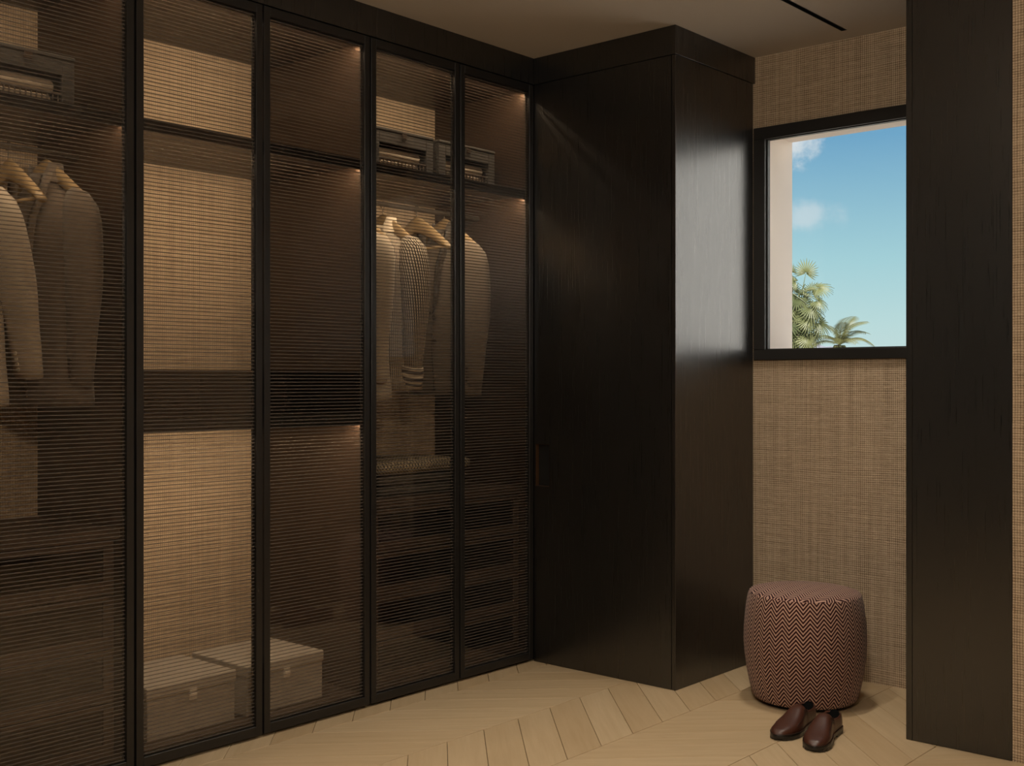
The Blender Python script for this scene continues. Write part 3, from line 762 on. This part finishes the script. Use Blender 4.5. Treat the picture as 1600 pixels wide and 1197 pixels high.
# ------------------------------------------------------------------ shoes
def shoe(loc, rz, label, sg):
    root = thing('shoe', label, 'shoe', loc, rz, None)
    Ln = .296
    Wt = [(0, .014), (.02, .026), (.08, .033), (.25, .0335), (.42, .034), (.62, .0435), (.74, .0465), (.86, .041), (.94, .029), (.985, .015), (1, .004)]
    Ht = [(0, .072), (.05, .076), (.2, .070), (.33, .074), (.40, .088), (.46, .086), (.60, .067), (.75, .051), (.88, .042), (.95, .035), (1, .022)]
    def cx(s): return sg*(.010*math.sin(s*PI*.9)-.006*s)     # slight banana to the last
    zs = .020; n = 22; rs = []; st = [0, .012, .03, .06, .11, .17, .24, .30, .345, .37, .39, .42, .46, .52, .60, .68, .75, .82, .88, .925, .955, .98, 1]
    for s in st:
        w, h = lerp_table(Wt, s), lerp_table(Ht, s); r = []
        op = s < .38 and s > .02
        for j in range(n):
            a = j/(n-1)            # 0 left bottom .. 1 right bottom
            if op:
                if a < .33: t = a/.33; x = -w*(1-.22*t**2)*(1+.05*math.sin(t*PI)); z = zs+(h-zs)*t
                elif a > .67: t = (1-a)/.33; x = w*(1-.22*t**2)*(1+.05*math.sin(t*PI)); z = zs+(h-zs)*t
                else:
                    t = (a-.33)/.34; x = -w*.72+1.44*w*t; z = h-(h-zs-.008)*math.sin(t*PI)**.35
            else:
                th = PI*(1-a); e = .62
                x = w*math.copysign(abs(math.cos(th))**e, math.cos(th)); z = zs+(h-zs)*abs(math.sin(th))**(.75)
            r.append((cx(s)+x, -Ln*s, z))
        rs.append(r)
    mb = MB(); nn = n
    vs = [p for r in rs for p in r]; fs = []; mi = []
    for i in range(len(rs)-1):
        for j in range(n-1):
            fs.append((i*n+j, i*n+j+1, (i+1)*n+j+1, (i+1)*n+j))
            inside = st[i] < .36 and st[i] > .01 and .34 < (j+.5)/(n-1) < .66
            el = .36 <= st[i] < .46 and ((.16 < (j+.5)/(n-1) < .30) or (.70 < (j+.5)/(n-1) < .84))
            mi.append(1 if inside else (2 if el else 0))
    fs.append(tuple(range(n))); mi.append(0); fs.append(tuple((len(rs)-1)*n+j for j in range(n))); mi.append(0)
    mb.v = vs; mb.f = fs; mb.m = mi
    mb.build('upper', [M['leather'], M['lining'], M['leather_dark']], root, smooth=True)
    # apron seam along the vamp
    for sd in (-1, 1):
        pts = []
        for s in (.37, .45, .55, .65, .74):
            w, h = lerp_table(Wt, s), lerp_table(Ht, s); th = PI/2-sd*.95
            pts.append((cx(s)+w*math.copysign(abs(math.cos(th))**.62, math.cos(th)), -Ln*s, zs+(h-zs)*abs(math.sin(th))**.75+.0006))
        MB().tube(pts, .0011, 5).build('side_seam', M['leather_dark'], root, smooth=True)
    def outline(grow, s0=0.0, s1=1.0, k=28):
        L = [];
        for i in range(k+1):
            s = s0+(s1-s0)*i/k; L.append((cx(s)-lerp_table(Wt, s)-grow, -Ln*s-(grow if s == 1 else 0)+(grow if s == 0 else 0)))
        for i in range(k, -1, -1):
            s = s0+(s1-s0)*i/k; L.append((cx(s)+lerp_table(Wt, s)+grow, -Ln*s-(grow if s == 1 else 0)+(grow if s == 0 else 0)))
        return L
    so = MB().prism(outline(.0028), .0065, .0205).build('sole', M['sole'], root, smooth=True, bevel=.002, segs=2)
    MB().prism(outline(.0030, 0, .30, 12), .0005, .0078).build('heel', M['sole'], root); MB().prism(outline(.0030, .50, .97, 16), .0005, .0078).build('forefoot_tread', M['sole'], root)
    MB().tube([(x, y, .0215) for x, y in outline(.0022)], .0016, 5).build('welt', M['leather_dark'], root, smooth=True)
    return root
shoe((-1.988, 3.930, .0005), math.radians(5), 'brown leather slip-on shoe, the farther left one of the pair before the pouf', 1)
shoe((-1.868, 3.892, .0005), math.radians(11), 'brown leather slip-on shoe, the nearer right one of the pair before the pouf', -1)

# ------------------------------------------------------------------ outside
struct(MB().box(-160, 160, 4.9, 260, -3.4, -3.2).build('ground', M['ground']))
def ray_pt(px, py, depth):
    F = Vector((-math.sin(YAW), math.cos(YAW), 0)); R = Vector((math.cos(YAW), math.sin(YAW), 0))
    return Vector((0, 0, 1.256))+(F+R*((px-800)/1803.58)+Vector((0, 0, 1))*((595.12-py)/1803.58))*depth
def fan_leaf_mesh():
    mb = MB(); nl = 20
    for i in range(nl):
        a = math.radians(-118+236*i/(nl-1)); L = .52*(1-.22*abs(i/(nl-1)-.5)*2)*(.92+.16*((i*7) % 5)/5)
        d = Vector((math.sin(a), math.cos(a), 0)); s = Vector((d.y, -d.x, 0))
        pts = []
        for t in (.06, .35, .65, .86, 1.0):
            w = (.003+.019*math.sin(min(1, t*1.6)*PI*.5))*(1 if t < .6 else (1-t)/.4+.04)
            dz = -.16*t**2.6
            c = d*(L*t)+Vector((0, 0, dz)); pts.append((c-s*w+Vector((0, 0, .006)), c+Vector((0, 0, -.006)), c+s*w+Vector((0, 0, .006))))
        vs = [p for r in pts for p in r]; fs = []
        for k in range(len(pts)-1):
            fs += [(k*3, k*3+1, k*3+4, k*3+3), (k*3+1, k*3+2, k*3+5, k*3+4)]
        mb.add(vs, fs)
    mb.tube([(0, -.55, -.05), (0, -.25, .0), (0, .08, 0)], [.014, .011, .006], 5)
    return mb.mesh('leaf', M['fan_leaf'])
FL = fan_leaf_mesh()
fp = thing('fan_palm', 'tall fan palm with grey trunk seen at the left of the window', 'palm', (0, 0, 0))
base = ray_pt(1243, 595, 28.0); fp.location = (base.x, base.y, -3.2)
def place_leaf(mesh, root, pos, aim, tilt_n, sc):
    """aim: direction the blade points, tilt_n: blade normal"""
    o = bpy.data.objects.new('leaf', mesh); COL.objects.link(o); o.parent = root
    yv = Vector(aim).normalized(); zv = Vector(tilt_n); zv = (zv-yv*zv.dot(yv)).normalized(); xv = yv.cross(zv)
    m = Matrix((xv, yv, zv)).transposed().to_4x4(); m.translation = Vector(pos)-root.location
    o.matrix_local = m @ Matrix.Diagonal((sc, sc, sc, 1))
CF = Vector((-math.sin(YAW), math.cos(YAW), 0)); CR = Vector((math.cos(YAW), math.sin(YAW), 0)); CU = Vector((0, 0, 1))
leaves = [(1259, 427, .15, 1.0, -.75, .62), (1279, 450, 1.0, .12, -.8, .62), (1243, 440, -.8, .5, -.7, .55), (1246, 466, -.3, -.5, -.8, .72), (1277, 470, 1.0, -.6, -.3, .60),
          (1266, 480, .7, -.7, -.8, .80), (1247, 490, -.1, -1.0, -.8, .80), (1280, 505, .8, -1.0, -.6, .72), (1251, 515, .15, -1.0, -.9, .85), (1228, 480, -1, -.2, -.5, .8), (1232, 505, -.8, -.8, -.6, .8),
          (1262, 500, .5, -.8, -.3, .7), (1240, 455, -.3, .9, .4, .6), (1268, 455, .6, .8, .5, .55), (1272, 522, .5, -1, .3, .7), (1236, 425, -.4, 1, -.5, .5), (1250, 478, .1, .6, .8, .7), (1258, 492, .3, -.6, .2, .85), (1244, 500, -.5, -.4, .1, .8), (1270, 490, .8, -.2, .6, .7), (1254, 462, .4, .3, .6, .65), (1242, 525, -.5, -.9, -.4, .8), (1262, 528, .35, -1, -.1, .75)]
for i, (px, py, ar, au, fz, sc) in enumerate(leaves):
    dep = 28.0+(-.35 if fz < 0 else .35)+.1*math.sin(i)
    aim = CR*ar+CU*au+CF*(.25*fz)
    nrm = -CF*(.75)+CU*.75
    place_leaf(FL, fp, ray_pt(px, py, dep), aim, nrm, sc*1.16)
tr = MB(); zt = ray_pt(1243, 470, 28).z
tr.tube([(base.x+.1*math.sin(i*.5), base.y, -3.2+(zt+3.2)*i/14) for i in range(15)], [.17-.004*i for i in range(15)], 10).build('trunk', M['bark'], fp, org=tuple(fp.location))
sk = MB(); rs_ = random.Random(3)
z0 = ray_pt(1243, 548, 28).z
for i in range(46):
    a = rs_.random()*2*PI; zz = z0+rs_.uniform(-.5, .55); L = rs_.uniform(.35, .7)
    d = Vector((math.cos(a), math.sin(a), 0)); p = Vector((base.x, base.y, zz))
    sk.tube([p+d*.12, p+d*.30+Vector((0, 0, -.1)), p+d*.33+Vector((0, 0, -L))], [.03, .05, .008], 5, True, .3)
sk.build('dead_leaf_skirt', M['bark'], fp, org=tuple(fp.location))['kind'] = 'stuff'

def frond_mesh():
    mb = MB(); L = 1.75; k = 16; pts = []
    for i in range(k+1):
        t = i/k; pts.append(Vector((0, L*t*(1-.12*t), .55*L*t*(1-t)*1.1-.14*L*t**2.4)))
    mb.tube(pts, [.022*(1-.9*i/k)+.003 for i in range(k+1)], 5)
    for i in range(2, k+1):
        for h in (0, .4):
            t = (i-1+h)/k; j = min(k-1, int(t*k)); p = pts[j].lerp(pts[j+1], t*k-j); T = (pts[j+1]-pts[j]).normalized()
            ll = .62*math.sin(PI*(.12+.82*t))+.08
            for sg in (-1, 1):
                d = (Vector((sg*.85, 0, -.12))+T*.62).normalized(); w = T*.018
                e = p+d*ll+Vector((0, 0, -.16*ll)); m_ = p+d*ll*.5
                mb.add([p-w*.6, p+w*.6, m_+w, m_-w, e], [(0, 1, 2, 3), (3, 2, 4)])
    return mb.mesh('frond', M['frond'])
FR = frond_mesh()
cp = thing('coconut_palm', 'low coconut palm whose crown spreads at the window bottom', 'palm', (0, 0, 0))
cb_ = ray_pt(1312, 543, 44.0); cp.location = (cb_.x, cb_.y, -3.2)
top = cb_+Vector((0, 0, .1))
for i, (ar, au, fz, sc) in enumerate([(-.85, .35, 0, .75), (-.45, .9, .3, .75), (.0, 1, -.4, .7), (.35, .9, .2, .95), (.6, .75, -.2, .95), (.85, .5, .3, .95), (1, .12, 0, .95), (-1, -.05, .2, .9), (.4, .2, -1, .7), (-.4, .2, -1, .7), (.5, .3, 1, .8), (-.5, .4, 1, .7), (.1, .5, -.8, .6)]):
    o = bpy.data.objects.new('frond', FR); COL.objects.link(o); o.parent = cp
    yv = (CR*ar+CU*au+CF*fz).normalized(); zv = CU*1.0-CF*.15+CR*(-.2*ar); zv = (zv-yv*zv.dot(yv))
    if zv.length < .05: zv = -CF
    zv.normalize(); xv = yv.cross(zv); m = Matrix((xv, yv, zv)).transposed().to_4x4(); m.translation = top-Vector(cp.location)
    o.matrix_local = m @ Matrix.Diagonal((sc*.9, sc*.9, sc*.9, 1))
MB().tube([(cb_.x+.15*math.sin(i*.35), cb_.y, -3.2+(top.z+3.2)*i/12) for i in range(13)], [.16-.005*i for i in range(13)], 10).build('trunk', M['bark'], cp, org=tuple(cp.location))
nb = MB(); 
for i in range(7):
    a = i*2*PI/7; c = top+Vector((.16*math.cos(a), .16*math.sin(a), -.12-.05*(i % 2)))
    nb = MB(); rr = .10
    nb.rings([[(c.x+rr*math.sin(PI*k/6)*math.cos(2*PI*j/8), c.y+rr*math.sin(PI*k/6)*math.sin(2*PI*j/8), c.z+rr*1.2*math.cos(PI*k/6)) for j in range(8)] for k in range(1, 6)])
    nb.build('coconut', M['frond'], cp, smooth=True, org=tuple(cp.location))

# distant hazy hill
hl = MB(); hp = []
for i in range(25):
    t = i/24; px = 1180+t*190; hh = 500-0
    c = ray_pt(px, 595, 210); z = 1.256+(595.12-(560-30*math.sin(PI*min(1, t*1.3))*(1 if t < .77 else 0)-4*math.sin(i*1.3)))/1803.58*210
    hp.append((c, max(z, -3.0)))
vs = []; 
for c, z in hp: vs += [(c.x, c.y, -3.2), (c.x, c.y, z), (c.x-18*CF.x*-1, c.y+18*CF.y, z*.9), (c.x+40*CF.x, c.y+40*CF.y, -3.2)]
hl.add(vs, [(i*4+k, (i+1)*4+k, (i+1)*4+(k+1) % 4, i*4+(k+1) % 4) for i in range(24) for k in range(4)]+[(0, 1, 2, 3), (96, 99, 98, 97)])
tag(hl.build('hill', M['hill'], smooth=False), 'hazy lilac hill on the horizon behind the palms', 'hill')

# white house added out of view; its sunlit front reflects in the cabinet side
nh = thing('reflector_house', 'white flat-roofed reflector house added out of view, right of the window', 'house', (8.5, 16.0, -3.2)); P = Part(nh)
w = MB(); hx0, hx1, hy0, hy1, hz1_ = .5, 17.0, 13.5, 20.0, 7.6
P('walls', w.box(hx0, hx1, hy0, hy1, -3.2, hz1_), M['white_render'], bevel=.02)
P('roof', MB().box(hx0-.3, hx1+.3, hy0-.3, hy1+.3, hz1_, hz1_+.25), M['white_render'])
for fz in (-2.2, 4.6):
    for fx in (9.0, 12.0, 15.0):
        fr = P('window', MB().box(fx-.6, fx+.6, hy0-.05, hy0+.02, fz, fz+1.5), M['window_frame']); P('pane', MB().box(fx-.52, fx+.52, hy0-.06, hy0-.049, fz+.08, fz+1.42), M['house_glass'], fr)

# repeats share a group
GROUPS = {'hanger': 'wooden hangers on the wardrobe rails', 'jacket': 'blazers hanging in the wardrobes', 'shoe': 'pair of brown slip-on shoes', 'storage_box': 'lidded storage boxes on the wardrobe base',
          'shelf_box': 'open-fronted boxes on the top shelves', 'rolled_cloth': 'rolled cloths in the shelf boxes', 'wardrobe': 'glass-fronted wardrobes along the wall', 'drawer_chest': 'drawer chests inside the wardrobes'}
for o in COL.objects:
    k = o.name.split('.')[0]
    if o.parent is None and k in GROUPS: o['group'] = GROUPS[k]
